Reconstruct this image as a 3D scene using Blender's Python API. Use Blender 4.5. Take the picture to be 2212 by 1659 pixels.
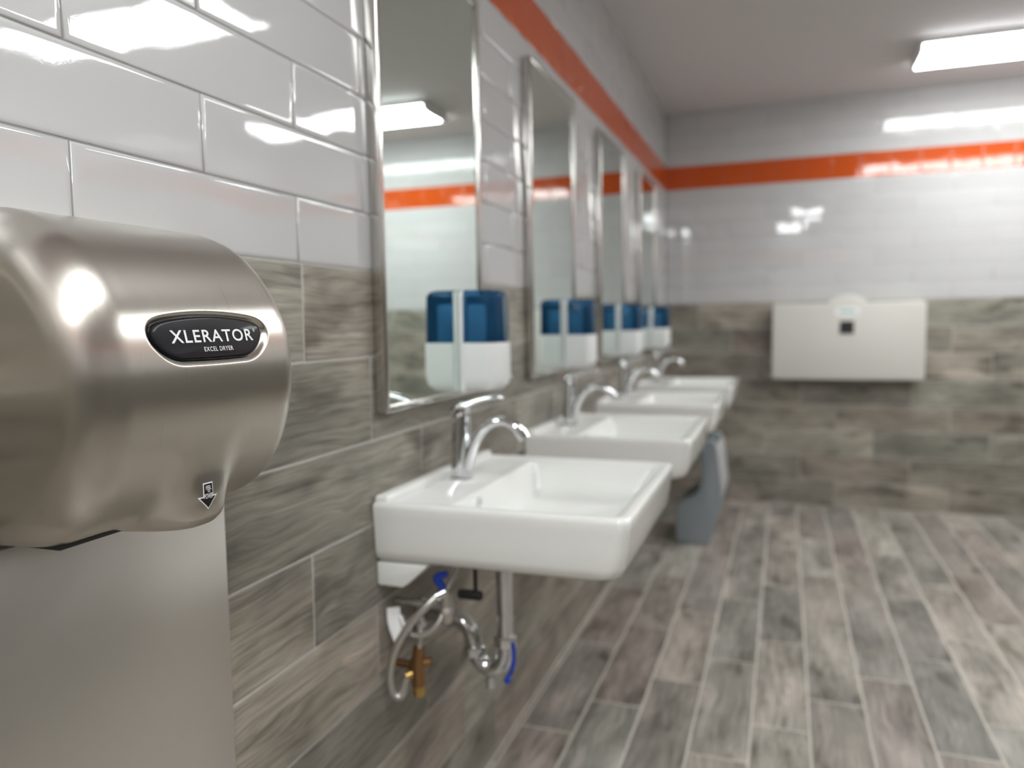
import bpy, bmesh, math, random
import numpy as np
from mathutils import Vector, Matrix
from mathutils.bvhtree import BVHTree

for o in list(bpy.data.objects):
    bpy.data.objects.remove(o, do_unlink=True)
scene = bpy.context.scene
COL = scene.collection
random.seed(7)

# ------------------------------------------------------------------ camera
F_PX = 1666.4
yaw, pitch, roll = 0.3404, 0.0801, -0.0151
CAM = Vector((0.7138, 0.0, 1.1468))
fw = Vector((-math.sin(yaw) * math.cos(pitch), math.cos(yaw) * math.cos(pitch), -math.sin(pitch)))
r0 = Vector((math.cos(yaw), math.sin(yaw), 0))
u0 = r0.cross(fw)
rr = r0 * math.cos(roll) + u0 * math.sin(roll)
uu = u0 * math.cos(roll) - r0 * math.sin(roll)
cam_data = bpy.data.cameras.new('camera')
cam = bpy.data.objects.new('camera', cam_data)
COL.objects.link(cam)
cam.matrix_world = Matrix(((rr.x, uu.x, -fw.x, CAM.x), (rr.y, uu.y, -fw.y, CAM.y), (rr.z, uu.z, -fw.z, CAM.z), (0, 0, 0, 1)))
cam_data.sensor_fit = 'HORIZONTAL'
cam_data.sensor_width = 36.0
cam_data.lens = F_PX / 2212.0 * 36.0
cam_data.clip_start = 0.02
cam_data.dof.use_dof = True
cam_data.dof.focus_distance = 0.80
cam_data.dof.aperture_fstop = 2.7
scene.camera = cam

# ------------------------------------------------------------------ world and exposure
world = bpy.data.worlds.new('world')
scene.world = world
world.use_nodes = True
world.node_tree.nodes['Background'].inputs[0].default_value = (0.6, 0.62, 0.65, 1)
world.node_tree.nodes['Background'].inputs[1].default_value = 0.0
scene.view_settings.view_transform = 'Standard'
scene.view_settings.look = 'None'
scene.view_settings.gamma = 1.0
scene.view_settings.use_curve_mapping = False
scene.view_settings.exposure = 1.0
LIGHT_STRENGTH = 11.2

# ------------------------------------------------------------------ room measures (metres)
W = 0.1555           # wood plank row
Q = 0.1019           # white tile row
WL, QL = 0.607, 0.4026
Z_WOOD = 8 * W
Z_OR1 = 1.957
Z_OR2 = 2.099
Z_CEIL = 2.425
Y_FAR, Y_REAR = 4.995, -2.2
X_RIGHT = 2.80


# ------------------------------------------------------------------ material helpers
def srgb(r, g, b):
    f = lambda c: (c / 255 / 12.92) if c / 255 <= 0.04045 else ((c / 255 + 0.055) / 1.055) ** 2.4
    return (f(r), f(g), f(b), 1)


def mat(name, color=(0.8, 0.8, 0.8, 1), rough=0.5, metal=0.0, **kw):
    m = bpy.data.materials.new(name)
    m.use_nodes = True
    b = m.node_tree.nodes['Principled BSDF']
    b.inputs['Base Color'].default_value = color
    b.inputs['Roughness'].default_value = rough
    b.inputs['Metallic'].default_value = metal
    for k, v in kw.items():
        b.inputs[k.replace('_', ' ')].default_value = v
    return m


class NT:
    def __init__(self, m):
        self.t = m.node_tree
        self.n = m.node_tree.nodes
        self.l = m.node_tree.links
        self.b = self.n['Principled BSDF']

    def add(self, typ, inputs=None, **props):
        nd = self.n.new(typ)
        for k, v in props.items():
            setattr(nd, k, v)
        for k, v in (inputs or {}).items():
            s = nd.inputs[k]
            if isinstance(v, bpy.types.NodeSocket):
                self.l.new(v, s)
            else:
                s.default_value = v
        return nd

    def math(self, op, a, b=0.0, c=None):
        d = {0: a, 1: b}
        if c is not None:
            d[2] = c
        return self.add('ShaderNodeMath', d, operation=op).outputs[0]

    def mix(self, fac, a, b, blend='MIX'):
        nd = self.add('ShaderNodeMix', data_type='RGBA', blend_type=blend)
        for i, v in ((0, fac), (6, a), (7, b)):
            if isinstance(v, bpy.types.NodeSocket):
                self.l.new(v, nd.inputs[i])
            else:
                nd.inputs[i].default_value = v
        return nd.outputs[2]

    def ramp(self, fac, stops):
        nd = self.add('ShaderNodeValToRGB', {0: fac})
        cr = nd.color_ramp
        while len(cr.elements) < len(stops):
            cr.elements.new(0.5)
        for e, (p, c) in zip(cr.elements, stops):
            e.position = p
            e.color = c
        return nd.outputs[0]


def shifted_coords(n):
    """object coordinates plus an offset of their own for each object"""
    tc = n.add('ShaderNodeTexCoord')
    oi = n.add('ShaderNodeObjectInfo')
    off = n.add('ShaderNodeCombineXYZ', {0: n.math('MULTIPLY', oi.outputs['Random'], 37.0),
                                         1: n.math('MULTIPLY', oi.outputs['Random'], 91.0),
                                         2: n.math('MULTIPLY', oi.outputs['Random'], 53.0)})
    v = n.add('ShaderNodeVectorMath', {0: tc.outputs['Object'], 1: off.outputs[0]}, operation='ADD')
    return v.outputs[0], oi.outputs['Random']


def make_glazed(name, color, rough=0.05, wav=0.12):
    m = mat(name, color, rough, Specular_IOR_Level=0.55)
    n = NT(m)
    v, rnd = shifted_coords(n)
    a = n.add('ShaderNodeTexNoise', {'Vector': v, 'Scale': 9.0, 'Detail': 1.0})
    b = n.add('ShaderNodeTexNoise', {'Vector': v, 'Scale': 260.0, 'Detail': 1.0})
    h = n.math('ADD', n.math('MULTIPLY', a.outputs[0], 1.0), n.math('MULTIPLY', b.outputs[0], 0.012))
    bp = n.add('ShaderNodeBump', {'Strength': wav, 'Distance': 0.01, 'Height': h})
    n.l.new(bp.outputs[0], n.b.inputs['Normal'])
    k = n.math('ADD', n.math('MULTIPLY', rnd, 0.06), 0.97)
    n.l.new(n.mix(1.0, color, n.add('ShaderNodeCombineColor', {0: k, 1: k, 2: k}).outputs[0], 'MULTIPLY'), n.b.inputs['Base Color'])
    return m


def make_wood(name, gain=1.0, rough=0.38, warm=0.0, patchy=1.0):
    """grey weathered timber printed on porcelain planks; local x runs along the plank"""
    m = mat(name, (0.2, 0.18, 0.16, 1), rough)
    n = NT(m)
    v, rnd = shifted_coords(n)
    sx = n.add('ShaderNodeMapping', {'Vector': v, 'Scale': (3.0, 7.0, 1.0)})
    warp = n.add('ShaderNodeTexNoise', {'Vector': sx.outputs[0], 'Scale': 1.0, 'Detail': 2.0, 'Distortion': 0.6})
    w3 = n.add('ShaderNodeVectorMath', {0: warp.outputs['Color'], 1: (0.5, 0.5, 0.5)}, operation='SUBTRACT')
    w4 = n.add('ShaderNodeVectorMath', {0: w3.outputs[0], 1: (0.09, 0.055, 0.0)}, operation='MULTIPLY')
    p = n.add('ShaderNodeVectorMath', {0: v, 1: w4.outputs[0]}, operation='ADD').outputs[0]
    gm = n.add('ShaderNodeMapping', {'Vector': p, 'Scale': (5.0, 110.0, 1.0)})
    grain = n.add('ShaderNodeTexNoise', {'Vector': gm.outputs[0], 'Scale': 1.0, 'Detail': 5.0, 'Roughness': 0.62})
    fm = n.add('ShaderNodeMapping', {'Vector': p, 'Scale': (14.0, 340.0, 1.0)})
    fine = n.add('ShaderNodeTexNoise', {'Vector': fm.outputs[0], 'Scale': 1.0, 'Detail': 3.0})
    pm = n.add('ShaderNodeMapping', {'Vector': p, 'Scale': (3.4, 9.0, 1.0)})
    patch = n.add('ShaderNodeTexNoise', {'Vector': pm.outputs[0], 'Scale': 1.0, 'Detail': 3.0, 'Roughness': 0.55})
    dm = n.add('ShaderNodeMapping', {'Vector': p, 'Scale': (5.0, 12.0, 1.0), 'Location': (3.1, 7.7, 0)})
    dark = n.add('ShaderNodeTexNoise', {'Vector': dm.outputs[0], 'Scale': 1.0, 'Detail': 2.0})
    g = lambda c: (c[0] * gain, c[1] * gain, c[2] * gain, 1)
    base = n.ramp(patch.outputs[0], [(0.30, g(srgb(100, 98, 91))), (0.47, g(srgb(136, 132, 121))),
                                     (0.60, g(srgb(152, 148, 138))), (0.74, g(srgb(180, 171, 158)))])
    gr = n.ramp(grain.outputs[0], [(0.32, (0.46, 0.46, 0.44, 1)), (0.47, (0.84, 0.84, 0.82, 1)), (0.58, (1.0, 1.0, 1.0, 1)), (0.72, (1.22, 1.2, 1.17, 1))])
    base = n.mix(patchy, g(srgb(138, 133, 123)), base)
    c = n.mix(0.85, base, gr, 'MULTIPLY')
    fi = n.ramp(fine.outputs[0], [(0.36, (0.62, 0.61, 0.6, 1)), (0.5, (1, 1, 1, 1)), (0.66, (1.12, 1.11, 1.1, 1))])
    c = n.mix(0.6, c, fi, 'MULTIPLY')
    dk = n.ramp(dark.outputs[0], [(0.58, (1, 1, 1, 1)), (0.72, (0.52, 0.5, 0.47, 1))])
    c = n.mix(1.0, c, dk, 'MULTIPLY')
    k = n.math('ADD', n.math('MULTIPLY', rnd, 0.5), 0.76)
    pink = n.math('MULTIPLY', n.math('FRACT', n.math('MULTIPLY', rnd, 17.3)), 0.10)
    tint = n.add('ShaderNodeCombineColor', {0: n.math('ADD', n.math('MULTIPLY', k, 0.968), pink), 1: k, 2: n.math('SUBTRACT', k, warm)}).outputs[0]
    c = n.mix(1.0, c, tint, 'MULTIPLY')
    n.l.new(c, n.b.inputs['Base Color'])
    bp = n.add('ShaderNodeBump', {'Strength': 0.25, 'Distance': 0.001, 'Height': grain.outputs[0]})
    n.l.new(bp.outputs[0], n.b.inputs['Normal'])
    return m


def make_grout(name, color):
    m = mat(name, color, 0.85)
    n = NT(m)
    tc = n.add('ShaderNodeTexCoord')
    a = n.add('ShaderNodeTexNoise', {'Vector': tc.outputs['Object'], 'Scale': 40.0, 'Detail': 3.0})
    n.l.new(n.mix(0.25, color, n.ramp(a.outputs[0], [(0.3, (0.5, 0.5, 0.5, 1)), (0.7, (1, 1, 1, 1))]), 'MULTIPLY'), n.b.inputs['Base Color'])
    return m


def make_brushed(name, color, rough, scale=(2.0, 900.0, 1.0), aniso=0.55, uv=True, bump=0.03):
    m = mat(name, color, rough, 1.0)
    n = NT(m)
    tc = n.add('ShaderNodeTexCoord')
    src = tc.outputs['UV'] if uv else tc.outputs['Object']
    mp = n.add('ShaderNodeMapping', {'Vector': src, 'Scale': scale})
    a = n.add('ShaderNodeTexNoise', {'Vector': mp.outputs[0], 'Scale': 1.0, 'Detail': 3.0})
    rv = n.math('ADD', n.math('MULTIPLY', a.outputs[0], 0.12), rough - 0.06)
    n.l.new(rv, n.b.inputs['Roughness'])
    bp = n.add('ShaderNodeBump', {'Strength': bump, 'Distance': 0.0004, 'Height': a.outputs[0]})
    n.l.new(bp.outputs[0], n.b.inputs['Normal'])
    if uv:
        n.b.inputs['Anisotropic'].default_value = aniso
        n.b.inputs['Anisotropic Rotation'].default_value = 0.0
        tg = n.add('ShaderNodeTangent', direction_type='UV_MAP')
        n.l.new(tg.outputs[0], n.b.inputs['Tangent'])
    return m


M = {}
M['white_tile'] = make_glazed('glazed_white_tile', (0.53, 0.53, 0.525, 1), 0.03, 0.07)
M['orange_tile'] = make_glazed('glazed_orange_tile', srgb(192, 80, 24), 0.05, 0.07)
M['wood_wall'] = make_wood('wood_look_wall_plank', 1.24, 0.42, 0.0, 0.75)
M['wood_floor'] = make_wood('wood_look_floor_plank', 1.32, 0.36, -0.05, 0.85)
M['grout_white'] = make_grout('grey_tile_grout', srgb(150, 148, 146))
M['grout_wood'] = make_grout('light_plank_grout', srgb(196, 194, 188))
M['grout_floor'] = make_grout('beige_floor_grout', srgb(212, 206, 194))
M['ceiling'] = mat('matt_ceiling_paint', (0.68, 0.66, 0.66, 1), 0.85)
M['steel'] = make_brushed('brushed_nickel_cover', (0.60, 0.565, 0.51, 1), 0.30, (1500.0, 14.0, 1.0), 0.8, True, 0.05)
M['guard'] = make_brushed('brushed_steel_sheet', (0.76, 0.735, 0.69, 1), 0.34, (1.0, 3.0, 700.0), 0.3, False, 0.02)
M['frame'] = mat('polished_frame_steel', (0.62, 0.60, 0.57, 1), 0.16, 1.0)
M['mirror'] = mat('mirror_glass', (0.80, 0.88, 0.84, 1), 0.0, 1.0)
M['ceramic'] = mat('white_ceramic', (0.86, 0.87, 0.84, 1), 0.09, Specular_IOR_Level=0.6)
M['chrome'] = mat('chrome', (0.72, 0.73, 0.74, 1), 0.06, 1.0)
M['braid'] = make_brushed('braided_hose', (0.62, 0.60, 0.57, 1), 0.38, (400.0, 400.0, 400.0), 0, False, 0.4)
M['brass'] = mat('brass', (0.60, 0.40, 0.14, 1), 0.28, 1.0)
M['bronze'] = mat('dull_bronze', (0.34, 0.19, 0.09, 1), 0.35, 1.0)
M['black'] = mat('black_rubber', (0.012, 0.012, 0.013, 1), 0.5)
M['blackplastic'] = mat('black_plastic', (0.02, 0.02, 0.022, 1), 0.35)
M['white_plastic'] = mat('white_plastic', (0.80, 0.81, 0.80, 1), 0.28)
M['cream_plastic'] = mat('cream_grey_plastic', srgb(212, 211, 203), 0.5)
M['paper'] = mat('white_paper', (0.85, 0.85, 0.85, 1), 0.5)
M['teal'] = mat('teal_print', srgb(150, 205, 195), 0.5)
M['blue'] = mat('blue_plastic', srgb(25, 70, 185), 0.35)
M['blue_clear'] = mat('blue_translucent_plastic', (0.07, 0.25, 0.52, 1), 0.05, Transmission_Weight=0.95, IOR=1.12)
M['bottle'] = mat('clear_soap_bottle', (0.40, 0.46, 0.45, 1), 0.3)
M['window'] = mat('smoky_clear_plastic', (0.10, 0.15, 0.17, 1), 0.08)
M['step'] = mat('blue_grey_plastic', srgb(152, 161, 166), 0.42)
M['step_lit'] = mat('grey_plastic_lit_front', srgb(196, 198, 200), 0.35)  # step plastic painted paler: light on the tread's front face put into the colour
M['housing'] = mat('white_lamp_housing', (0.8, 0.8, 0.8, 1), 0.5)
M['silver_ink'] = mat('silver_print', (0.78, 0.79, 0.80, 1), 0.35)
M['black_ink'] = mat('black_print', (0.008, 0.008, 0.009, 1), 0.3)
M['white_ink'] = mat('white_print', (0.86, 0.86, 0.86, 1), 0.35)


def make_carbon():
    m = mat('black_woven_badge', (0.01, 0.01, 0.013, 1), 0.3, Coat_Weight=0.12, Coat_Roughness=0.03, Specular_IOR_Level=0.1)
    n = NT(m)
    tc = n.add('ShaderNodeTexCoord')
    xyz = n.add('ShaderNodeSeparateXYZ', {0: tc.outputs['Object']})
    rows = n.math('SINE', n.math('MULTIPLY', xyz.outputs[2], 2 * math.pi / 0.0019))
    cols = n.math('SINE', n.math('ADD', n.math('MULTIPLY', xyz.outputs[1], 2 * math.pi / 0.0017), n.math('MULTIPLY', rows, 0.9)))
    f = n.math('MULTIPLY', n.math('ADD', rows, 1.0), n.math('ADD', cols, 1.3))
    f = n.math('MULTIPLY', f, 0.2174)
    n.l.new(n.ramp(f, [(0.25, (0.001, 0.001, 0.002, 1)), (0.85, (0.024, 0.024, 0.03, 1))]), n.b.inputs['Base Color'])
    return m


M['carbon'] = make_carbon()
lm = bpy.data.materials.new('lit_lamp_lens')
lm.use_nodes = True
lb = lm.node_tree.nodes['Principled BSDF']
lb.inputs['Base Color'].default_value = (0.9, 0.9, 0.9, 1)
lb.inputs['Emission Color'].default_value = (0.965, 0.99, 1.0, 1)
lb.inputs['Emission Strength'].default_value = LIGHT_STRENGTH
M['lens'] = lm


def make_far_side_wall():
    """tiled wall behind the viewer: same courses, drawn by the material"""
    m = mat('tiled_wall_out_of_view', (0.8, 0.8, 0.8, 1), 0.12)
    n = NT(m)
    tc = n.add('ShaderNodeTexCoord')
    xyz = n.add('ShaderNodeSeparateXYZ', {0: tc.outputs['Object']})
    hz = n.math('ADD', xyz.outputs[0], xyz.outputs[1])
    v = n.add('ShaderNodeCombineXYZ', {0: hz, 1: xyz.outputs[2]}).outputs[0]
    tile = n.add('ShaderNodeTexBrick', {'Vector': v, 'Color1': (0.57, 0.57, 0.57, 1), 'Color2': (0.55, 0.55, 0.55, 1), 'Mortar': (0.4, 0.4, 0.4, 1),
                                        'Scale': 1.0, 'Mortar Size': 0.001, 'Brick Width': QL, 'Row Height': Q})
    plank = n.add('ShaderNodeTexBrick', {'Vector': v, 'Color1': (0.23, 0.22, 0.195, 1), 'Color2': (0.17, 0.162, 0.145, 1), 'Mortar': (0.4, 0.4, 0.38, 1),
                                         'Scale': 1.0, 'Mortar Size': 0.0018, 'Brick Width': WL, 'Row Height': W})
    z = xyz.outputs[2]
    c = n.mix(n.math('GREATER_THAN', z, Z_WOOD), plank.outputs[0], tile.outputs[0])
    band = n.math('MULTIPLY', n.math('GREATER_THAN', z, Z_OR1), n.math('LESS_THAN', z, Z_OR2))
    c = n.mix(band, c, srgb(192, 80, 24))
    n.l.new(c, n.b.inputs['Base Color'])
    return m


M['side_wall'] = make_far_side_wall()


# ------------------------------------------------------------------ object helpers
def link(name, me, material=None, parent=None, smooth=False):
    o = bpy.data.objects.new(name, me)
    COL.objects.link(o)
    if material is not None and not me.materials:
        me.materials.append(material)
    if parent is not None:
        o.parent = parent
    if smooth:
        me.shade_smooth()
    return o


def tag(o, label=None, cat=None, group=None, kind=None):
    for k, v in (('label', label), ('category', cat), ('group', group), ('kind', kind)):
        if v:
            o[k] = v
    return o


def empty(name, loc, label, cat, group=None):
    o = bpy.data.objects.new(name, None)
    COL.objects.link(o)
    o.location = loc
    o.empty_display_size = 0.05
    return tag(o, label, cat, group)


def mesh_from(verts, faces, name='m'):
    me = bpy.data.meshes.new(name)
    me.from_pydata([tuple(v) for v in verts], [], faces)
    me.update()
    return me


def bm_mesh(bm, name='m', auto=None):
    me = bpy.data.meshes.new(name)
    bmesh.ops.recalc_face_normals(bm, faces=bm.faces)
    bm.to_mesh(me)
    bm.free()
    if auto is not None:
        me.shade_smooth()
        me.set_sharp_from_angle(angle=math.radians(auto))
    return me


def box_mesh(x0, x1, y0, y1, z0, z1, bev=0.0, seg=3, auto=40):
    bm = bmesh.new()
    bmesh.ops.create_cube(bm, size=1.0)
    for v in bm.verts:
        v.co = Vector((x0 + (v.co.x + 0.5) * (x1 - x0), y0 + (v.co.y + 0.5) * (y1 - y0), z0 + (v.co.z + 0.5) * (z1 - z0)))
    if bev > 0:
        bmesh.ops.bevel(bm, geom=bm.edges[:], offset=bev, segments=seg, profile=0.5, affect='EDGES')
    return bm_mesh(bm, auto=auto)


def prism_mesh(pts, axis, a0, a1, bev=0.0, seg=2, auto=40):
    """outline pts (2-D) pushed along axis 'y' (pts are x,z) or 'x' (pts are y,z)"""
    bm = bmesh.new()
    mk = (lambda p, a: (p[0], a, p[1])) if axis == 'y' else (lambda p, a: (a, p[0], p[1]))
    lo = [bm.verts.new(mk(p, a0)) for p in pts]
    hi = [bm.verts.new(mk(p, a1)) for p in pts]
    bm.faces.new(lo)
    bm.faces.new(hi[::-1])
    N = len(pts)
    for i in range(N):
        bm.faces.new((lo[i], hi[i], hi[(i + 1) % N], lo[(i + 1) % N]))
    bmesh.ops.recalc_face_normals(bm, faces=bm.faces)
    if bev > 0:
        cap = [e for e in bm.edges if abs(mk((0, 0), 1)[0 if axis == 'x' else 1]) and
               abs(e.verts[0].co[0 if axis == 'x' else 1] - e.verts[1].co[0 if axis == 'x' else 1]) < 1e-9]
        bmesh.ops.bevel(bm, geom=cap, offset=bev, segments=seg, profile=0.5, affect='EDGES')
    return bm_mesh(bm, auto=auto)


def smooth_path(pts, sub=6):
    P = [Vector(p) for p in pts]
    P = [P[0] * 2 - P[1]] + P + [P[-1] * 2 - P[-2]]
    out = []
    for i in range(1, len(P) - 2):
        for k in range(sub):
            t = k / sub
            a, b, c, d = P[i - 1], P[i], P[i + 1], P[i + 2]
            out.append(0.5 * ((2 * b) + (-a + c) * t + (2 * a - 5 * b + 4 * c - d) * t * t + (-a + 3 * b - 3 * c + d) * t ** 3))
    out.append(P[-2])
    return out


def tube_mesh(pts, rad, seg=14, sub=6, wide=None, side=None, caps=True):
    """tube along pts; rad may be a list; wide stretches the section along 'side'"""
    path = smooth_path(pts, sub) if sub > 1 else [Vector(p) for p in pts]
    n = len(path)

    def at(val, i):
        if isinstance(val, (int, float)):
            return val
        t = i / (n - 1) * (len(val) - 1)
        k = min(int(t), len(val) - 2)
        return val[k] * (1 - (t - k)) + val[k + 1] * (t - k)
    verts, faces = [], []
    prev = None
    for i, p in enumerate(path):
        tg = (path[min(i + 1, n - 1)] - path[max(i - 1, 0)]).normalized()
        if side is not None:
            s = Vector(side)
            s = (s - tg * s.dot(tg)).normalized()
        elif prev is None:
            s = tg.orthogonal().normalized()
        else:
            s = (prev - tg * prev.dot(tg)).normalized()
        prev = s
        q = tg.cross(s)
        r = at(rad, i)
        w = at(wide, i) if wide is not None else r
        for k in range(seg):
            a = 2 * math.pi * k / seg
            verts.append(p + s * (w * math.cos(a)) + q * (r * math.sin(a)))
    for i in range(n - 1):
        for k in range(seg):
            a, b = i * seg + k, i * seg + (k + 1) % seg
            faces.append((a, b, b + seg, a + seg))
    if caps:
        faces.append(tuple(range(seg))[::-1])
        faces.append(tuple((n - 1) * seg + k for k in range(seg)))
    me = mesh_from(verts, faces)
    me.shade_smooth()
    me.set_sharp_from_angle(angle=math.radians(50))
    return me


def lathe_mesh(prof, seg=24, axis='z', origin=(0, 0, 0)):
    """prof: list of (radius, height)"""
    verts, faces = [], []
    ox, oy, oz = origin
    for r, h in prof:
        for k in range(seg):
            a = 2 * math.pi * k / seg
            c, s = r * math.cos(a), r * math.sin(a)
            verts.append({'z': (ox + c, oy + s, oz + h), 'x': (ox + h, oy + c, oz + s), 'y': (ox + s, oy + h, oz + c)}[axis])
    for i in range(len(prof) - 1):
        for k in range(seg):
            a, b = i * seg + k, i * seg + (k + 1) % seg
            faces.append((a, b, b + seg, a + seg))
    faces.append(tuple(range(seg))[::-1])
    faces.append(tuple((len(prof) - 1) * seg + k for k in range(seg)))
    me = mesh_from(verts, faces)
    me.shade_smooth()
    me.set_sharp_from_angle(angle=math.radians(35))
    return me


def copy_tree(o, parent=None):
    c = o.copy()
    COL.objects.link(c)
    if parent is not None:
        c.parent = parent
    for ch in list(o.children):
        copy_tree(ch, c)
    return c


# ------------------------------------------------------------------ tiles and planks
_tiles = {}


def tile_mesh(L, H, T, edge, drop, kind):
    """one tile: flat face at local z = 0, softened edge, body of thickness T"""
    key = (round(L, 4), round(H, 4), kind)
    if key in _tiles:
        return _tiles[key]
    rings = [(0.0, -T), (0.0, -drop), (edge * 0.30, -drop * 0.30), (edge, 0.0), (edge * 1.5, 0.0)]
    if kind == 'plank':
        rings = [(0.0, -T), (0.0, -drop), (edge, 0.0), (edge * 1.6, 0.0)]
    verts, faces = [], []
    for ins, z in rings:
        x, y = L / 2 - ins, H / 2 - ins
        verts += [(-x, -y, z), (x, -y, z), (x, y, z), (-x, y, z)]
    for i in range(len(rings) - 1):
        for k in range(4):
            a, b = i * 4 + k, i * 4 + (k + 1) % 4
            faces.append((a, b, b + 4, a + 4))
    n = (len(rings) - 1) * 4
    faces.append((n, n + 1, n + 2, n + 3))
    me = mesh_from(verts, faces, kind)
    me.shade_smooth()
    me.set_sharp_from_angle(angle=math.radians(70))
    _tiles[key] = me
    return me


AX = {'left': (Vector((0, 1, 0)), Vector((0, 0, 1)), Vector((1, 0, 0))),
      'far': (Vector((1, 0, 0)), Vector((0, 0, 1)), Vector((0, -1, 0))),
      'floor': (Vector((0, 1, 0)), Vector((-1, 0, 0)), Vector((0, 0, 1)))}


def place_tile(name, kind, side, parent, material, u0, u1, v0, v1, base, gap, T=0.008, edge=0.0055, drop=0.0015, wob=0.0004):
    """tile covering [u0,u1]x[v0,v1] of a surface whose finished face is at 'base'"""
    L, H = u1 - u0 - gap, v1 - v0 - gap
    if L < 0.006 or H < 0.006:
        return
    me = tile_mesh(L, H, T, min(edge, L / 4, H / 4), drop, kind)
    if not me.materials:
        me.materials.append(material)
    o = bpy.data.objects.new(name, me)
    COL.objects.link(o)
    ex, ey, ez = AX[side]
    uc, vc = (u0 + u1) / 2, (v0 + v1) / 2
    if side == 'left':
        loc = Vector((base, uc, vc))
    elif side == 'far':
        loc = Vector((uc, base, vc))
    else:
        loc = Vector((vc, uc, base))
    loc = loc + ez * random.uniform(-wob, 0)
    rot = Matrix((ex, ey, ez)).transposed()
    j = wob * 2.0
    rot = rot @ Matrix.Rotation(random.uniform(-j, j) * 0.5, 3, 'Y') @ Matrix.Rotation(random.uniform(-j, j) * 1.5, 3, 'X')
    o.matrix_world = Matrix.Translation(loc) @ rot.to_4x4()
    o.parent = parent
    return o


def rows(u_min, u_max, joint, pitch):
    """cuts of one course: pairs of start and end"""
    k = math.floor((u_min - joint) / pitch)
    a = u_min
    out = []
    while a < u_max - 1e-6:
        k += 1
        b = min(joint + k * pitch, u_max)
        if b - a > 1e-6:
            out.append((a, b))
        a = max(a, b)
    return out


def tile_wall(parent, side, u_min, u_max, base, plank_joint, white_joint, orange_joint):
    for r in range(8):
        for a, b in rows(u_min, u_max, plank_joint(r), WL):
            place_tile('plank', 'plank', side, parent, M['wood_wall'], a, b, r * W, (r + 1) * W, base, 0.0034, edge=0.0016, drop=0.0010, wob=0.0006)
    z = Z_WOOD
    for r in range(7):
        for a, b in rows(u_min, u_max, white_joint(r), QL):
            place_tile('white_tile', 'white', side, parent, M['white_tile'], a, b, z, z + Q, base, 0.0018)
        z += Q
    z = Z_OR1
    for a, b in rows(u_min, u_max, orange_joint, 0.1555):
        place_tile('orange_tile', 'orange', side, parent, M['orange_tile'], a, b, z, Z_OR2, base, 0.0012, edge=0.003, drop=0.001)
    z = Z_OR2
    r = 7
    while z < Z_CEIL - 0.005:
        z1 = min(z + Q, Z_CEIL)
        for a, b in rows(u_min, u_max, white_joint(r), QL):
            place_tile('white_tile', 'white', side, parent, M['white_tile'], a, b, z, z1, base, 0.0018)
        z = z1
        r += 1


def slab(name, x0, x1, y0, y1, z0, z1, material):
    o = link(name, box_mesh(x0, x1, y0, y1, z0, z1, 0, auto=None), material)
    return tag(o, kind='structure')


G = 0.0018      # the grout lies this far behind the tile faces
# wall behind the sinks
wl = slab('wall_left', -0.12, -G, Y_REAR, Y_FAR + 0.12, -0.1, Z_CEIL + 0.1, M['grout_white'])
wl.data.materials.append(M['grout_wood'])
gb = link('plank_grout', box_mesh(-0.02, -G + 0.0004, Y_REAR, Y_FAR - G, 0.0, Z_WOOD, 0, auto=None), M['grout_wood'], wl)
tile_wall(wl, 'left', Y_REAR, Y_FAR - 0.001, 0.0,
          lambda r: 1.040 + 0.2023 * (7 - r), lambda r: 0.630 + (QL / 2 if r % 2 else 0.0), 0.02)
# far wall
wf = slab('wall_far', -0.12, X_RIGHT + 0.12, Y_FAR + G, Y_FAR + 0.12, -0.1, Z_CEIL + 0.1, M['grout_white'])
gb = link('plank_grout', box_mesh(0.0, X_RIGHT, Y_FAR + G - 0.0004, Y_FAR + 0.02, 0.0, Z_WOOD, 0, auto=None), M['grout_wood'], wf)
tile_wall(wf, 'far', 0.001, X_RIGHT, Y_FAR,
          lambda r: 0.20 + 0.2023 * (7 - r), lambda r: 0.80 + (QL / 2 if r % 2 else 0.0), 0.03)
# the two walls outside the picture
slab('wall_right', X_RIGHT, X_RIGHT + 0.12, Y_REAR, Y_FAR + 0.12, -0.1, Z_CEIL + 0.1, M['side_wall'])
slab('wall_rear', -0.12, X_RIGHT + 0.12, Y_REAR - 0.12, Y_REAR, -0.1, Z_CEIL + 0.1, M['side_wall'])
slab('ceiling', -0.12, X_RIGHT + 0.12, Y_REAR - 0.12, Y_FAR + 0.12, Z_CEIL, Z_CEIL + 0.1, M['ceiling'])
# floor of planks running towards the far wall, each column a third of a plank further on
fl = slab('floor', -0.12, X_RIGHT + 0.12, Y_REAR - 0.12, Y_FAR + 0.12, -0.15, -0.0008, M['grout_floor'])
X_F0 = 0.0155
for i in range(-1, 18):
    x0, x1 = max(X_F0 + i * W, 0.001), min(X_F0 + (i + 1) * W, X_RIGHT)
    for a, b in rows(Y_REAR, Y_FAR - 0.001, 2.205 + 0.2023 * (i - 4), WL):
        place_tile('plank', 'plank', 'floor', fl, M['wood_floor'], a, b, x0, x1, 0.0, 0.0042, edge=0.0016, drop=0.0010, wob=0.0004)

# ------------------------------------------------------------------ ceiling lights
X_L0, L_LEN, L_WID = 1.29, 1.22, 0.33


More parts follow.
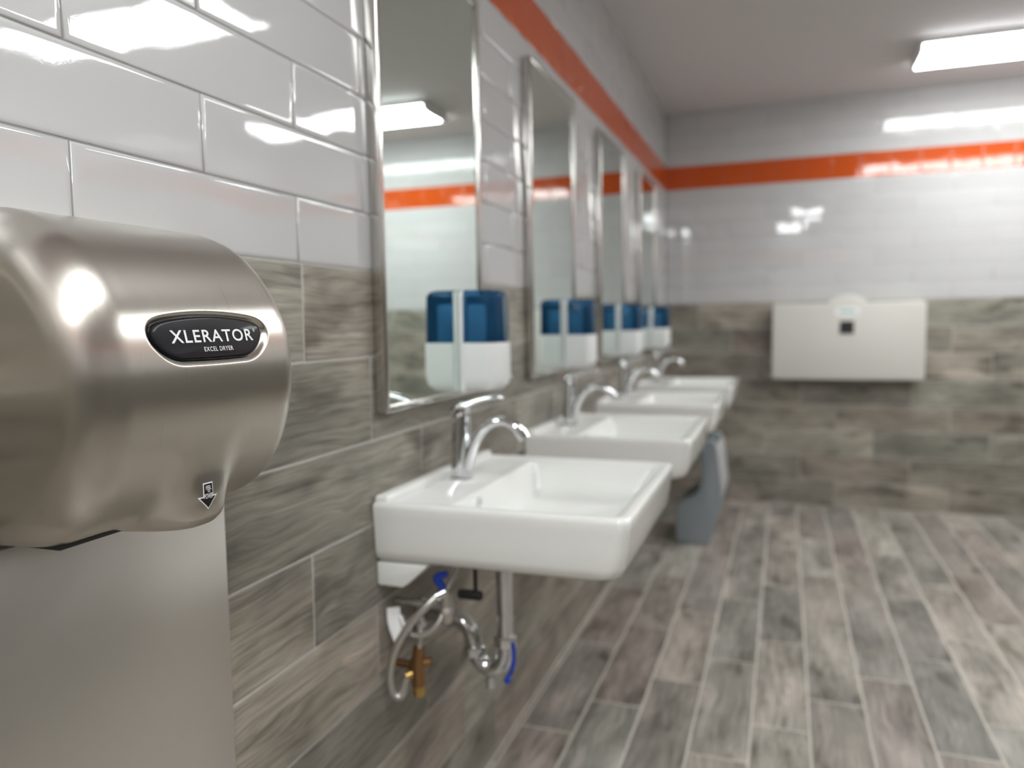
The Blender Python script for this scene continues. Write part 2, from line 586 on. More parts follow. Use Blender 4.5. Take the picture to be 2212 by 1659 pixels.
def ceiling_light(y, label, x=X_L0 + L_LEN / 2, turn=0.0, name='ceiling_light_offscreen'):
    t = empty(name, (x, y, Z_CEIL), label, 'ceiling light', 'strip lights on the ceiling')
    t.rotation_euler.z = turn
    hl, hw = L_LEN / 2, L_WID / 2
    link('housing', box_mesh(-hl, hl, -hw, hw, -0.028, 0.0, 0.004, 2), M['housing'], t)
    pts = [(-hw + 0.004, -0.028), (-hw + 0.012, -0.048), (-hw + 0.06, -0.059), (hw - 0.06, -0.059), (hw - 0.012, -0.048), (hw - 0.004, -0.028)]
    link('diffuser', prism_mesh(pts, 'x', -hl + 0.012, hl - 0.012, 0, auto=30), M['lens'], t)
    for s in (-1, 1):
        ep = [(p[0] * 1.01, p[1] - 0.002 if p[1] < -0.03 else p[1]) for p in pts]
        link('end_cap', prism_mesh(ep, 'x', s * hl - (0.012 if s > 0 else 0), s * hl + (0.012 if s < 0 else 0), 0, auto=30), M['housing'], t)
    return t


ceiling_light(4.27, 'lit white strip light on the ceiling closest to the far tiled wall', name='ceiling_light')
ceiling_light(2.62, 'lit strip light on the ceiling, second from the far tiled wall')
ceiling_light(0.13, 'lit strip light set lengthwise on the ceiling, nearer to the hand dryer', 0.95, math.pi / 2)
ceiling_light(-1.40, 'lit strip light set lengthwise on the ceiling close to the rear wall', 0.80, math.pi / 2)

# ------------------------------------------------------------------ mirrors
SINK_Y = [1.505, 2.388, 3.277, 4.160]
WHERE = ['beside the hand dryer', 'second from the hand dryer', 'third from the hand dryer', 'closest to the far wall']
MW, MZ0, MZ1 = 0.492, 0.982, 1.898
mir = empty('wall_mirror', (0.0, SINK_Y[0] - 0.006, MZ0), '', 'mirror', 'framed mirrors above the sinks')
h = MZ1 - MZ0
link('backing', box_mesh(0.0005, 0.016, -MW / 2 + 0.004, MW / 2 - 0.004, 0.004, h - 0.004, 0, auto=None), M['blackplastic'], mir)
link('mirror_glass', box_mesh(0.0165, 0.020, -MW / 2 + 0.008, MW / 2 - 0.008, 0.008, h - 0.008, 0, auto=None), M['mirror'], mir)
fp = 0.013
for nm, y0, y1, z0, z1 in (('frame_rail', -MW / 2, -MW / 2 + fp, 0, h), ('frame_rail', MW / 2 - fp, MW / 2, 0, h),
                           ('frame_rail', -MW / 2 + fp, MW / 2 - fp, 0, fp), ('frame_rail', -MW / 2 + fp, MW / 2 - fp, h - fp, h)):
    link(nm, box_mesh(0.0008, 0.026, y0, y1, z0, z1, 0.003, 3), M['frame'], mir)

# ------------------------------------------------------------------ sinks
SW, SD, RIM, BOT = 0.55, 0.478, 0.820, 0.704


def rrect(x0, x1, hy, r, z, n=7, rb=None):
    """rounded rectangle loop, corners: back near, front near, front far, back far"""
    rb = r if rb is None else rb
    out = []
    for cx, cy, a0, rad in ((x1 - r, -hy + r, -90, r), (x1 - r, hy - r, 0, r), (x0 + rb, hy - rb, 90, rb), (x0 + rb, -hy + rb, 180, rb)):
        for k in range(n + 1):
            a = math.radians(a0 + 90 * k / n)
            out.append((cx + rad * math.cos(a), cy + rad * math.sin(a), z))
    return out


def loft(loops, close_first=True, close_last=True):
    verts, faces = [], []
    N = len(loops[0])
    for lp in loops:
        verts += lp
    for i in range(len(loops) - 1):
        for k in range(N):
            a, b = i * N + k, i * N + (k + 1) % N
            faces.append((a, b, b + N, a + N))
    if close_first:
        faces.append(tuple(range(N))[::-1])
    if close_last:
        faces.append(tuple((len(loops) - 1) * N + k for k in range(N)))
    return verts, faces


def sink_mesh():
    hy = SW / 2
    L = []
    z = lambda a: a - RIM
    W0 = 0.0006
    L.append(rrect(W0, 0.38, hy - 0.10, 0.05, z(BOT + 0.004), rb=0.02))
    L.append(rrect(W0, 0.425, hy - 0.050, 0.05, z(BOT), rb=0.012))
    L.append(rrect(W0, 0.446, hy - 0.022, 0.040, z(BOT + 0.002), rb=0.008))
    L.append(rrect(W0, 0.458, hy - 0.010, 0.034, z(BOT + 0.010), rb=0.004))
    L.append(rrect(W0, 0.465, hy - 0.006, 0.030, z(BOT + 0.026), rb=0.004))
    L.append(rrect(W0, 0.470, hy - 0.004, 0.027, z(BOT + 0.055), rb=0.004))
    L.append(rrect(W0, 0.4755, hy - 0.0015, 0.024, z(RIM - 0.025), rb=0.004))
    L.append(rrect(W0, SD, hy, 0.023, z(RIM - 0.010), rb=0.004))
    L.append(rrect(W0, SD - 0.002, hy - 0.0015, 0.022, z(RIM - 0.004), rb=0.004))
    L.append(rrect(0.003, SD - 0.007, hy - 0.006, 0.020, z(RIM), rb=0.005))
    L.append(rrect(0.012, SD - 0.018, hy - 0.017, 0.018, z(RIM), rb=0.010))
    L.append(rrect(0.016, SD - 0.023, hy - 0.022, 0.024, z(RIM - 0.003), rb=0.012))
    L.append(rrect(0.018, SD - 0.025, hy - 0.024, 0.023, z(RIM - 0.0065), rb=0.013))
    L.append(rrect(0.136, SD - 0.030, hy - 0.032, 0.022, z(RIM - 0.0070), rb=0.016))
    L.append(rrect(0.141, SD - 0.033, hy - 0.036, 0.022, z(RIM - 0.0085), rb=0.016))
    L.append(rrect(0.1435, SD - 0.036, hy - 0.039, 0.022, z(RIM - 0.014), rb=0.016))
    L.append(rrect(0.150, SD - 0.055, hy - 0.048, 0.028, z(RIM - 0.055), rb=0.020))
    L.append(rrect(0.156, SD - 0.080, hy - 0.060, 0.035, z(RIM - 0.084), rb=0.026))
    L.append(rrect(0.168, SD - 0.110, hy - 0.085, 0.035, z(RIM - 0.092), rb=0.03))
    L.append(rrect(0.186, 0.230, 0.06, 0.02, z(RIM - 0.098), rb=0.02))
    v, f = loft(L)
    me = mesh_from(v, f)
    me.shade_smooth()
    me.set_sharp_from_angle(angle=math.radians(60))
    return me


sink = empty('wall_hung_sink', (0.0, SINK_Y[0], RIM), '', 'sink', 'row of wall-hung sinks')
link('basin', sink_mesh(), M['ceramic'], sink)
link('back_ledge', box_mesh(0.001, 0.030, -SW / 2 + 0.006, SW / 2 - 0.006, -0.02, 0.012, 0.008, 4), M['ceramic'], sink)
for s in (-1, 1):
    br = [(0.0008, BOT - RIM + 0.0), (0.105, BOT - RIM + 0.002), (0.098, BOT - RIM - 0.006), (0.062, BOT - RIM - 0.038), (0.052, BOT - RIM - 0.044), (0.004, BOT - RIM - 0.044), (0.0008, BOT - RIM - 0.040)]
    y0 = s * (SW / 2 - 0.012)
    link('wall_bracket', prism_mesh(br, 'y', min(y0, y0 - s * 0.05), max(y0, y0 - s * 0.05), 0.004, 2), M['ceramic'], sink)
ov = link('overflow_hole', lathe_mesh([(0.0095, 0.0), (0.0095, 0.002), (0.0065, 0.0025), (0.006, -0.001)], 20, 'x', (0.1475, -0.11, -0.026)), M['chrome'], sink)
link('drain', lathe_mesh([(0.021, 0.0), (0.021, 0.002), (0.017, 0.003), (0.006, 0.002)], 20, 'z', (0.208, -0.03, -0.097)), M['chrome'], sink)

# ------------------------------------------------------------------ faucets
fau = empty('faucet', (0.062, SINK_Y[0], RIM - 0.0065), '', 'faucet', 'chrome single lever faucets on the sinks')
link('base_ring', lathe_mesh([(0.026, 0.0), (0.026, 0.004), (0.022, 0.007)], 28), M['chrome'], fau)
link('body', tube_mesh([(0, 0, 0.004), (0.0, 0, 0.05), (0.002, 0, 0.10), (0.003, 0, 0.138)], [0.0215, 0.020, 0.0195, 0.020], 24, 4), M['chrome'], fau)
sp = link('spout', tube_mesh([(0.012, 0, 0.006), (0.020, 0, 0.045), (0.036, 0, 0.085), (0.062, 0, 0.116), (0.096, 0, 0.128), (0.124, 0, 0.118), (0.138, 0, 0.101)],
                             [0.0125, 0.0115, 0.0105, 0.010, 0.010, 0.0105, 0.0115], 20, 6, [0.018, 0.0175, 0.017, 0.0165, 0.016, 0.0155, 0.015], (0, 1, 0)), M['chrome'], fau)
link('aerator', tube_mesh([(0.135, 0, 0.107), (0.146, 0, 0.091)], [0.0135, 0.0125], 20, 1), M['chrome'], sp)
lv = link('lever', tube_mesh([(-0.018, 0, 0.145), (0.010, 0, 0.157), (0.045, 0, 0.170), (0.085, 0, 0.178), (0.098, 0, 0.176)],
                             [0.0045, 0.0075, 0.006, 0.0055, 0.004], 16, 5, [0.012, 0.018, 0.014, 0.012, 0.009], (0, 1, 0)), M['chrome'], fau)
link('lever_neck', tube_mesh([(0.003, 0, 0.130), (0.006, 0, 0.145), (0.012, 0, 0.160)], [0.019, 0.015, 0.013], 20, 4), M['chrome'], lv)

# ------------------------------------------------------------------ soap dispensers, stuck to the mirror glass
dis = empty('soap_dispenser', (0.0202, SINK_Y[0] + 0.152, 0.985), '', 'soap dispenser', 'blue and white soap dispensers')


def dshape(d, hw, r, n=8):
    """plan of the dispenser: flat back at x=0, bowed front"""
    pts = [(0.0, -hw)]
    for k in range(n + 1):
        a = math.radians(-90 + 90 * k / n)
        pts.append((d - r + r * math.cos(a), -hw + r + r * math.sin(a)))
    for k in range(1, 5):
        t = k / 5
        pts.append((d + 0.007 * math.sin(math.pi * t), -hw + r + (2 * hw - 2 * r) * t))
    for k in range(n + 1):
        a = math.radians(90 * k / n)
        pts.append((d - r + r * math.cos(a), hw - r + r * math.sin(a)))
    pts.append((0.0, hw))
    return pts


def dloft(spec):
    loops = [[(x0 + x, y, z) for x, y in dshape(d, hw, r)] for (x0, d, hw, r, z) in spec]
    v, f = loft(loops)
    me = mesh_from(v, f)
    me.shade_smooth()
    me.set_sharp_from_angle(angle=math.radians(45))
    return me


link('back_plate', box_mesh(0.0, 0.012, -0.056, 0.056, 0.004, 0.232, 0.004, 3), M['white_plastic'], dis)
lower = link('housing', dloft([(0.012, 0.040, 0.036, 0.016, 0.006), (0.012, 0.060, 0.046, 0.02, 0.008), (0.012, 0.074, 0.055, 0.022, 0.020), (0.012, 0.078, 0.058, 0.022, 0.040),
                                (0.012, 0.078, 0.058, 0.022, 0.112), (0.012, 0.077, 0.057, 0.022, 0.1165)]), M['white_plastic'], dis)
link('push_mark', lathe_mesh([(0.006, 0.0), (0.006, 0.0006), (0.004, 0.0008)], 16, 'x', (0.0945, 0.03, 0.035)), M['cream_plastic'], lower)
link('blue_cover', dloft([(0.012, 0.075, 0.056, 0.021, 0.117), (0.012, 0.074, 0.055, 0.021, 0.22), (0.012, 0.071, 0.052, 0.02, 0.230), (0.012, 0.062, 0.045, 0.02, 0.235)]), M['blue_clear'], dis)
link('level_window', dloft([(0.012, 0.0758, 0.034, 0.012, 0.120), (0.012, 0.0752, 0.034, 0.012, 0.218), (0.012, 0.0740, 0.033, 0.012, 0.222)]), M['window'], dis)
link('soap_bottle', dloft([(0.016, 0.05, 0.036, 0.014, 0.1185), (0.016, 0.05, 0.036, 0.014, 0.20), (0.016, 0.04, 0.026, 0.012, 0.215)]), M['bottle'], dis)

# ------------------------------------------------------------------ waste pipes and supplies
TX, TY, TZ = 0.188, -0.085, 0.0
trap = empty('waste_trap', (TX, SINK_Y[0] + TY, 0.0), '', 'drain pipe', 'chrome waste traps under the sinks')
link('tailpiece', tube_mesh([(0, 0, BOT + 0.002), (0, 0, 0.60), (0, 0, 0.50)], 0.0165, 18, 2), M['chrome'], trap)
link('flange_nut', lathe_mesh([(0.022, 0), (0.026, 0.003), (0.026, 0.016), (0.022, 0.019)], 8, 'z', (0, 0, BOT - 0.022)), M['chrome'], trap)
ub = link('u_bend', tube_mesh([(0, 0, 0.515), (0, 0, 0.485), (-0.010, 0, 0.455), (-0.034, 0, 0.443), (-0.058, 0, 0.458), (-0.068, 0, 0.490), (-0.078, 0, 0.520), (-0.100, 0, 0.537), (-0.125, 0, 0.538)],
                              0.0175, 18, 6), M['chrome'], trap)
link('cleanout_plug', lathe_mesh([(0.007, -0.03), (0.009, -0.028), (0.009, -0.012), (0.006, 0)], 8, 'z', (-0.034, 0, 0.430)), M['chrome'], ub)
for loc in ((0, 0, 0.505), (-0.069, 0, 0.478)):
    link('slip_nut', lathe_mesh([(0.021, -0.012), (0.0245, -0.009), (0.0245, 0.008), (0.021, 0.011)], 8, 'z', loc), M['chrome'], trap)
link('wall_arm', tube_mesh([(-0.118, 0, 0.538), (-0.15, 0, 0.538), (-TX + 0.0015, 0, 0.538)], 0.0155, 16, 2), M['chrome'], trap)
link('wall_flange', lathe_mesh([(0.034, 0.0), (0.034, 0.004), (0.02, 0.012)], 24, 'x', (-TX + 0.0012, 0, 0.538)), M['chrome'], trap)

SY = -0.225
val = empty('water_supply', (0.062, SINK_Y[0] + SY, 0.45), '', 'plumbing', 'supply valves and hoses under the sinks')
link('body', tube_mesh([(0.0, 0, 0.008), (0.0, 0, 0.05), (0.004, 0, 0.085)], [0.013, 0.0145, 0.011], 16, 3), M['bronze'], val)
link('bottom_cap', lathe_mesh([(0.006, -0.014), (0.0115, -0.012), (0.0125, 0.004), (0.011, 0.010)], 16), M['brass'], val)
link('inlet_nut', tube_mesh([(-0.004, 0, 0.034), (-0.02, -0.012, 0.028)], [0.0105, 0.0095], 8, 1), M['brass'], val)
link('side_port', tube_mesh([(0.004, 0, 0.05), (0.026, 0.006, 0.056)], [0.009, 0.008], 10, 1), M['bronze'], val)
link('outlet_pipe', tube_mesh([(0.004, 0, 0.08), (0.004, 0.002, 0.10), (0.002, 0.004, 0.13)], [0.0075, 0.006, 0.006], 12, 3), M['braid'], val)
link('wall_stub', tube_mesh([(0.0, 0.0, 0.045), (-0.03, 0.003, 0.045), (-0.0605, 0.004, 0.045)], 0.0075, 12, 2), M['bronze'], val)

HO = Vector((-0.012, -0.015, 0.0))
link('braided_tube', tube_mesh([(0.052, 0.02, 0.185), (0.038, 0.005, 0.170), (0.008, -0.008, 0.135), (-0.020, -0.014, 0.085), (-0.032, -0.016, 0.035), (-0.028, -0.014, 0.000), (-0.014, -0.008, -0.006), (-0.006, 0.003, 0.027)],
                               0.0078, 12, 7), M['braid'], val).location = HO
link('crimp_sleeve', tube_mesh([(0.050, 0.019, 0.184), (0.064, 0.030, 0.190)], 0.0095, 12, 1), M['chrome'], val).location = HO
link('return_tube', tube_mesh([(0.062, 0.035, 0.155), (0.050, 0.02, 0.128), (0.022, 0.012, 0.108), (-0.006, 0.010, 0.112), (-0.024, 0.016, 0.14)], 0.0068, 12, 6), M['braid'], val).location = HO
link('paper_tag', tube_mesh([(-0.034, 0.008, 0.158), (-0.030, 0.004, 0.130), (-0.016, 0.0, 0.100)], 0.0018, 10, 5, 0.0125, (0.89, 0.46, 0.0)), M['paper'], val).location = HO

SO = Vector((0.053, 0.02, 0.13))
link('stop_body', tube_mesh([(0.0, 0, 0.0), (0.0, 0, 0.03), (0.0, 0.0, 0.065)], [0.010, 0.0135, 0.011], 14, 3), M['braid'], val).location = SO
link('stop_handle', tube_mesh([(-0.006, 0, 0.066), (-0.016, -0.004, 0.086), (0.004, -0.002, 0.096)], [0.007, 0.009, 0.006], 10, 4), M['blue'], val).location = SO
link('collar', lathe_mesh([(0.008, 0), (0.015, 0.004), (0.015, 0.014), (0.008, 0.018)], 8, 'z', (0, 0, 0.018)), M['chrome'], val).location = SO
link('wall_pipe', tube_mesh([(0, 0, 0.03), (-0.06, 0.002, 0.03), (-0.1135, 0.003, 0.03)], 0.007, 12, 2), M['chrome'], val).location = SO
link('riser', tube_mesh([(0.0, 0, 0.06), (0.006, 0.03, 0.09), (0.0, 0.08, BOT - 0.58 - 0.001)], 0.005, 10, 6), M['braid'], val).location = SO

rod = empty('pop_up_linkage', (0.165, SINK_Y[0] - 0.20, 0.62), '', 'linkage', 'pop-up waste linkages')
link('rod', tube_mesh([(0.008, 0, 0.02), (0.008, 0, 0.05), (0.008, 0, BOT - 0.62 - 0.001)], 0.0042, 10, 1), M['black'], rod)
link('clamp', box_mesh(-0.028, 0.022, -0.008, 0.008, 0.008, 0.026, 0.006, 3), M['black'], rod)

btie = empty('blue_handle_strip', (TX + 0.012, SINK_Y[0] + TY - 0.022, 0.435), 'blue plastic strip hanging on the waste trap beside the hand dryer', 'strap')
link('strip', tube_mesh([(0.012, 0, 0.078), (0.014, 0, 0.05), (0.010, 0, 0.022), (0.0, 0, 0.004)], 0.0025, 10, 5, 0.0045, (0.89, 0.46, 0)), M['blue'], btie)
link('end_loop', lathe_mesh([(0.004, -0.008), (0.007, -0.005), (0.007, 0.003), (0.004, 0.006)], 12, 'z', (0.0, 0, 0.0)), M['blue'], btie)

LABELS = {
    'wall_mirror': ('steel framed mirror above the sink', ''),
    'wall_hung_sink': ('white ceramic wall-hung sink', ''),
    'faucet': ('chrome single lever faucet on the sink', ''),
    'soap_dispenser': ('blue and white soap dispenser above the sink', ''),
    'waste_trap': ('chrome waste trap under the sink', ''),
    'water_supply': ('bronze valve with braided steel hoses under the sink', ''),
    'pop_up_linkage': ('black pop-up linkage under the sink', ''),
}
protos = [mir, sink, fau, dis, trap, val, rod]
for pr in protos:
    base = LABELS[pr.name][0]
    for k in range(4):
        o = pr if k == 0 else copy_tree(pr)
        o.location.y = pr.location.y + SINK_Y[k] - SINK_Y[0] if k else pr.location.y
        o['label'] = base + ' ' + WHERE[k]

# ------------------------------------------------------------------ hand dryer
YC, HW, RF = 0.646, 0.152, 0.042
base_prof = [(0, 1.262), (.03, 1.2605), (.062, 1.252), (.095, 1.236), (.122, 1.211), (.145, 1.178), (.159, 1.145), (.1655, 1.108), (.164, 1.07), (.155, 1.03),
             (.139, .994), (.115, .965), (.087, .948), (.055, .940), (0.001, .937)]
noz_prof = [(0, 1.262), (.03, 1.2605), (.062, 1.252), (.095, 1.236), (.122, 1.211), (.145, 1.178), (.159, 1.145), (.1655, 1.108), (.164, 1.07), (.1565, 1.030),
            (.1525, .998), (.1525, .970), (.1465, .946), (.114, .934), (0.001, .931)]


def prof_curve(pts, n):
    c = np.array([(p.x, p.z) for p in smooth_path([(a, 0, b) for a, b in pts], 30)])
    m = (len(c) - 1)
    # equal parameter steps, so both curves keep matching points
    t = np.linspace(0, m, n)
    i = np.minimum(t.astype(int), m - 1)
    f = (t - i)[:, None]
    return c[i] * (1 - f) + c[i + 1] * f


NV = 430
PB, PN = prof_curve(base_prof, NV), prof_curve(noz_prof, NV)
# badge outline in (y - YC, z - 1.137)
ZB = 1.137
half = [(0, .0205), (.03, .0195), (.06, .0165), (.076, .0125), (.0825, .006), (.0815, -.002), (.074, -.011), (.063, -.0185), (.05, -.0225), (.03, -.0232), (0, -.0235)]
ctrl = [(a, 0, b) for a, b in half] + [(-a, 0, b) for a, b in half[-2:0:-1]]
ring = smooth_path(ctrl + ctrl[:3], 5)
ring = [(p.x, p.z) for p in ring[5:5 + len(ctrl) * 5]]
RING = np.array(ring)


def sdist(py, pz):
    """signed distance to the badge outline (negative inside)"""
    a = RING
    b = np.roll(RING, -1, 0)
    P = np.stack([py, pz], -1)[:, None, :]
    ab = (b - a)[None]
    ap = P - a[None]
    t = np.clip((ap * ab).sum(-1) / (ab * ab).sum(-1), 0, 1)
    d = np.sqrt(((ap - ab * t[..., None]) ** 2).sum(-1)).min(1)
    cond = ((a[None, :, 1] > P[..., 1]) != (b[None, :, 1] > P[..., 1]))
    xs = (b[None, :, 0] - a[None, :, 0]) * (P[..., 1] - a[None, :, 1]) / (b[None, :, 1] - a[None, :, 1] + 1e-12) + a[None, :, 0]
    inside = (cond & (P[..., 0] < xs)).sum(1) % 2 == 1
    return np.where(inside, -d, d)


# plane of the badge
x_top = np.interp(ZB + .021, PB[::-1, 1], PB[::-1, 0])
x_bot = np.interp(ZB - .024, PB[::-1, 1], PB[::-1, 0])


def badge_x(z):
    return x_bot + (x_top - x_bot) * (z - (ZB - .024)) / .045


def normals2(P):
    t = np.gradient(P, axis=0)
    n = np.stack([-t[:, 1], t[:, 0]], -1)
    return n / np.linalg.norm(n, axis=1)[:, None]


stations = []
for k in range(26):
    ph = math.pi / 2 * (1 - k / 25)
    stations.append((-HW + RF - RF * math.sin(ph), RF * (1 - math.cos(ph))))
inner = np.linspace(-HW + RF, HW - RF, 190)[1:-1]
stations += [(y, 0.0) for y in inner]
for k in range(26):
    ph = math.pi / 2 * (k / 25)
    stations.append((HW - RF + RF * math.sin(ph), RF * (1 - math.cos(ph))))
verts = []
rowsn = []
for y, ins in stations:
    wgt = math.exp(-(abs(y) / 0.043) ** 3.2)
    P = PB * (1 - wgt) + PN * wgt
    if ins > 0:
        P = P + normals2(P) * (-ins if normals2(P)[NV // 2, 0] > 0 else ins)
        P[:, 0] = np.maximum(P[:, 0], 0.0)
    P = P.copy()
    P[0, 0] = P[-1, 0] = 0.0008
    P[:, 0] = np.maximum(P[:, 0], 0.0008)
    yy = np.full(NV, y)
    m = (abs(P[:, 1] - ZB) < 0.05) & (P[:, 0] > 0.08)
    if abs(y) < 0.1 and m.any():
        sd = sdist(yy[m], P[m, 1] - ZB)
        t = np.clip((sd + 0.0005) / 0.0065, 0, 1)
        t = t * t * (3 - 2 * t)
        tgt = badge_x(P[m, 1]) - 0.0048
        P[m, 0] = tgt * (1 - t) + P[m, 0] * t
    rowsn.append(P)
    for j in range(NV):
        verts.append((P[j, 0], YC + y, P[j, 1]))
NS = len(stations)
faces = []
for i in range(NS - 1):
    for j in range(NV - 1):
        a = i * NV + j
        faces.append((a, a + NV, a + NV + 1, a + 1))
# flat ends
for end, i in ((-1, 0), (1, NS - 1)):
    prev = [i * NV + j for j in range(NV)]
    cx, cz = 0.0008, 1.10
    for s in (0.92, 0.5, 0.12):
        cur = []
        for j in range(NV):
            x, y, z = verts[i * NV + j]
            verts.append((cx + (x - cx) * s, y, cz + (z - cz) * s))
            cur.append(len(verts) - 1)
        for j in range(NV - 1):
            q = (prev[j], prev[j + 1], cur[j + 1], cur[j])
            faces.append(q if end < 0 else q[::-1])
        prev = cur
    faces.append(tuple(prev) if end < 0 else tuple(prev[::-1]))
dme = mesh_from(verts, faces, 'dryer_cover')
uvl = dme.uv_layers.new(name='UVMap')
vi = np.zeros(len(dme.loops), dtype=np.int32)
dme.loops.foreach_get('vertex_index', vi)
va = np.array(verts)
u_c = va[:, 1] * 1.0
arc = np.concatenate([np.tile(np.linspace(0, 0.52, NV), NS), np.tile(np.linspace(0, 0.52, NV), 6)])
uvl.data.foreach_set('uv', np.stack([u_c[vi], arc[vi]], -1).astype(np.float32).ravel())
dme.shade_smooth()
dme.set_sharp_from_angle(angle=math.radians(75))

DR = empty('hand_dryer', (0.0, YC, 0.93), 'brushed nickel hand dryer with black name badge on the tiled wall', 'hand dryer')
OFF = Vector((0.0, -YC, -0.93))
dme.transform(Matrix.Translation(OFF))
cover = link('cover', dme, M['steel'], DR)
bvh = BVHTree.FromPolygons([Vector(v) for v in verts], faces)
link('base_plate', box_mesh(0.001, 0.075, -0.120, 0.085, 0.0085, 0.020, 0.002, 2), M['blackplastic'], DR)
link('wall_plate', box_mesh(0.0005, 0.006, -0.138, 0.138, 0.022, 0.318, 0.002, 2), M['blackplastic'], DR)

# badge insert with a softened, domed edge
nr = len(ring)
bl = []
for sc, dx in ((0.985, -0.0046), (0.985, -0.0032), (0.972, -0.0024), (0.94, -0.0019), (0.86, -0.0017), (0.4, -0.0016)):
    bl.append([(badge_x(ZB + z * sc) + dx, y * sc, ZB + z * sc - 0.93) for y, z in ring])
v, f = loft(bl)
bme = mesh_from(v, f)
bme.shade_smooth()
badge = link('badge', bme, M['carbon'], DR)


def text_mesh(body, size_x, height, cx, cz, bold=0.0, spacing=1.0, shear=0.0):
    """lettering as a flat mesh in (y, z); centred on cx, cz, of the given cap height and width"""
    cu = bpy.data.curves.new('lettering', 'FONT')
    cu.body = body
    cu.size = 1.0
    cu.offset = bold
    cu.space_character = spacing
    cu.resolution_u = 4
    to = bpy.data.objects.new('lettering_tmp', cu)
    COL.objects.link(to)
    dg = bpy.context.evaluated_depsgraph_get()
    me = bpy.data.meshes.new_from_object(to.evaluated_get(dg))
    bpy.data.objects.remove(to, do_unlink=True)
    bpy.data.curves.remove(cu)
    xs = [v.co.x for v in me.vertices]
    ys = [v.co.y for v in me.vertices]
    x0, x1, y0, y1 = min(xs), max(xs), min(ys), max(ys)
    for v in me.vertices:
        a = (v.co.x - (x0 + x1) / 2) / (x1 - x0) * size_x
        b = (v.co.y - (y0 + y1) / 2) / (y1 - y0) * height
        v.co = Vector((0, cx + a + b * shear, cz + b))
    me.materials.clear()
    return me


def lay_on(me, fn):
    for v in me.vertices:
        v.co = fn(v.co)
    me.update()
    return me


on_badge = lambda co: Vector((badge_x(ZB + co.z) - 0.0011, co.y, ZB + co.z - 0.93))
link('badge_lettering', lay_on(text_mesh('XLERATOR', 0.121, 0.0128, 0.004, 0.0005, 0.012, 1.12), on_badge), M['silver_ink'], badge)
link('badge_lettering', lay_on(text_mesh('EXCEL DRYER', 0.043, 0.0046, 0.007, -0.0128, 0.010, 1.12), on_badge), M['silver_ink'], badge)
rg = text_mesh('R', 0.0013, 0.0016, 0.0682, 0.0052, 0.01)
link('badge_lettering', lay_on(rg, on_badge), M['silver_ink'], badge)
circ = [(0.0682 + 0.0017 * s * math.cos(a), 0.0052 + 0.0017 * s * math.sin(a)) for s in (1.0, 0.82) for a in [2 * math.pi * k / 20 for k in range(20)]]
cm = mesh_from([(0, a, b) for a, b in circ], [(k, (k + 1) % 20, 20 + (k + 1) % 20, 20 + k) for k in range(20)])
link('badge_lettering', lay_on(cm, on_badge), M['silver_ink'], badge)


def on_cover(off):
    def fn(co):
        hit = bvh.ray_cast(Vector((0.4, YC + co.y, co.z)), Vector((-1, 0, 0)))
        if hit[0] is None:
            return Vector((0.16, co.y, co.z - 0.93))
        return hit[0] + hit[1] * (off if hit[1].x > 0 else -off) + OFF
    return fn



OUTER = (((-.0095, .0165), (.0095, .0165), (.0095, .0), (-.0095, .0)), ((-.0180, .0), (.0180, .0), (.0, -.0165), (.0, -.0165)))
INNER = (((-.0080, .0150), (.0080, .0150), (.0080, -.0015), (-.0080, -.0015)), ((-.0142, -.0015), (.0142, -.0015), (.0, -.0145), (.0, -.0145)))


def arrow_mesh(quads, cy, cz, n=10):
    """arrow (shaft and head) cut into a fine grid so that it can follow the cover"""
    V, Fc = [], []
    for (ax, az), (bx, bz), (cx_, cz_), (dx, dz) in quads:
        b0 = len(V)
        for i in range(n + 1):
            for j in range(n + 1):
                u, t = j / n, i / n
                px = (ax * (1 - u) + bx * u) * (1 - t) + (dx * (1 - u) + cx_ * u) * t
                pz = (az * (1 - u) + bz * u) * (1 - t) + (dz * (1 - u) + cz_ * u) * t
                V.append((0, cy + px * 0.80 * AS, cz + pz * AS))
        for i in range(n):
            for j in range(n):
                a = b0 + i * (n + 1) + j
                Fc.append((a, a + n + 1, a + n + 2, a + 1))
    return mesh_from(V, Fc)


AY, AZ, AS = -0.009, 0.9722, 0.85
stk = link('arrow_sticker', lay_on(arrow_mesh(OUTER, AY, AZ), on_cover(0.0004)), M['white_ink'], DR)
link('sticker_print', lay_on(arrow_mesh(INNER, AY, AZ), on_cover(0.0007)), M['black_ink'], stk)
link('sticker_lettering', lay_on(text_mesh('FEEL', 0.0082 * AS, 0.0052 * AS, AY, AZ + 0.0102 * AS, 0.01), on_cover(0.0010)), M['white_ink'], stk)
link('sticker_lettering', lay_on(text_mesh('THE', 0.0042 * AS, 0.0024 * AS, AY, AZ + 0.0056 * AS, 0.01), on_cover(0.0010)), M['white_ink'], stk)
link('sticker_lettering', lay_on(text_mesh('POWER', 0.0125 * AS, 0.0062 * AS, AY, AZ + 0.0002 * AS, 0.014), on_cover(0.0010)), M['white_ink'], stk)

# splash sheet below the dryer
gd = link('splash_panel', box_mesh(0.0, 0.0016, -0.2, 0.2, -0.4, 0.4, 0.0006, 2), M['guard'])
gd.location = (0.0006, 0.637, 0.534)
tag(gd, 'brushed stainless steel splash sheet on the wall below the hand dryer', 'wall panel')

# ------------------------------------------------------------------ baby changing station on the far wall
cs = empty('changing_station', (1.053, Y_FAR, 0.78), 'cream grey fold-down baby changing station closed flat on the far wall', 'changing table')
CW, CH = 0.824, 0.452


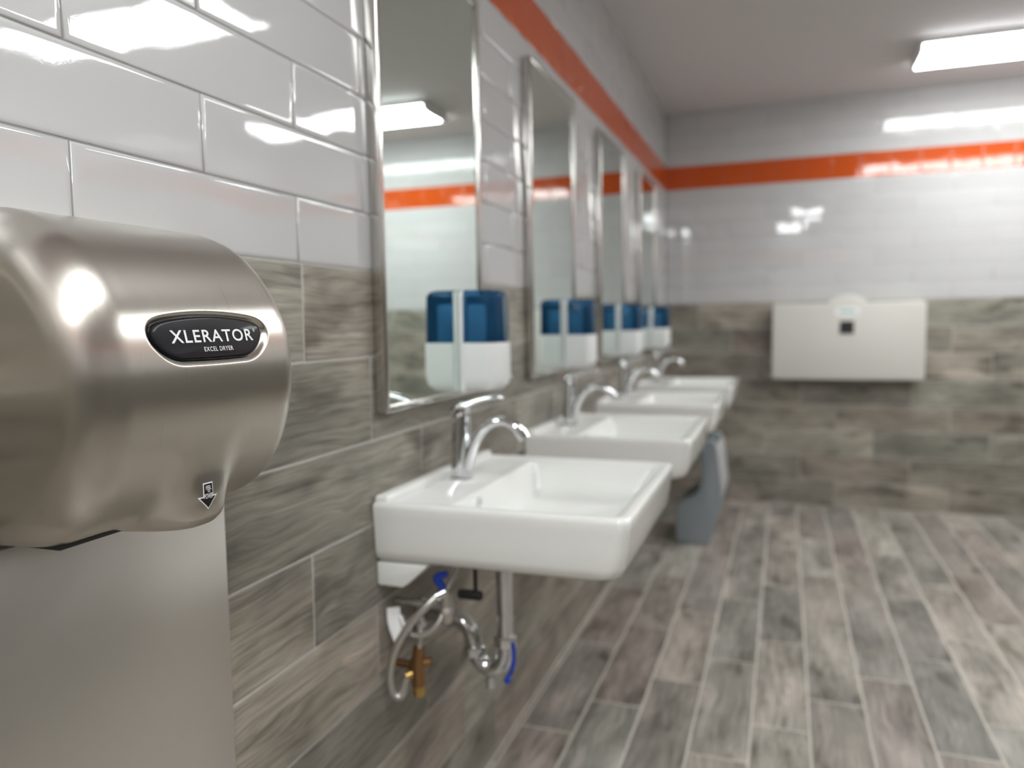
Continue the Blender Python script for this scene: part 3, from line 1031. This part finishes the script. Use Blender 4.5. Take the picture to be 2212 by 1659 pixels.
def round_poly(x0, x1, z0, z1, r, bump=False):
    out = []
    for cx, cz, a0 in ((x1 - r, z0 + r, -90), (x1 - r, z1 - r, 0)):
        out += [(cx + r * math.cos(math.radians(a0 + 15 * k)), cz + r * math.sin(math.radians(a0 + 15 * k))) for k in range(7)]
    if bump:
        for k in range(13):
            a = k / 12
            x = 0.105 - 0.21 * a
            out.append((x, z1 + 0.046 * math.sin(math.pi * a) ** 0.8))
    for cx, cz, a0 in ((x0 + r, z1 - r, 90), (x0 + r, z0 + r, 180)):
        out += [(cx + r * math.cos(math.radians(a0 + 15 * k)), cz + r * math.sin(math.radians(a0 + 15 * k))) for k in range(7)]
    return out


link('wall_shell', prism_mesh(round_poly(-CW / 2 + 0.012, CW / 2 - 0.012, 0.012, CH - 0.006, 0.02), 'y', -0.055, -0.0006, 0.004), M['cream_plastic'], cs)
fd = link('fold_down_door', prism_mesh(round_poly(-CW / 2, CW / 2, 0.0, CH, 0.022, True), 'y', -0.104, -0.056, 0.008, 3), M['cream_plastic'], cs)
link('label_plate', prism_mesh(round_poly(-0.066, 0.066, 0.372, 0.425, 0.006), 'y', -0.1052, -0.1043), M['paper'], fd)
link('label_print', prism_mesh(round_poly(-0.042, 0.042, 0.395, 0.408, 0.003), 'y', -0.1056, -0.1053), M['teal'], fd)
pf = link('pull_frame', prism_mesh(round_poly(-0.046, 0.046, 0.262, 0.352, 0.008), 'y', -0.1055, -0.1042, 0.0005), M['cream_plastic'], fd)
link('pull_recess', prism_mesh(round_poly(-0.038, 0.038, 0.270, 0.344, 0.006), 'y', -0.1062, -0.1056), M['blackplastic'], fd)

# ------------------------------------------------------------------ grey step unit under the last sink
st = empty('step_stool', (0.3, 4.0, 0.0), 'blue-grey moulded plastic step unit standing under the sink closest to the far wall', 'step stool')
SPR = [(.197, .0), (.197, .172), (.212, .205), (.25, .232), (.295, .258), (.318, .30), (.324, .35), (.322, .50), (.330, .528), (.350, .540), (.378, .540), (.394, .528), (.402, .505),
       (.428, .31), (.430, .27), (.418, .205), (.372, .03), (.360, .0)]
SPR = [(a - 0.3, b) for a, b in SPR]
for y0 in (-0.05, 0.27):
    link('side_panel', prism_mesh(SPR, 'y', y0, y0 + 0.04, 0.008, 3), M['step'], st)
link('rear_panel', prism_mesh([(-.10, .001), (-.10, .165), (.0, .24), (.03, .30), (.035, .46), (.05, .46), (.05, .24), (.04, .10), (.03, .001)], 'y', -0.01, 0.27, 0.004), M['step'], st)
link('folded_tread', prism_mesh([(.108, .500), (.134, .29), (.126, .25), (.112, .25), (.116, .29), (.09, .500), (.098, .508)], 'y', -0.056, 0.316, 0.004), M['step_lit'], st)
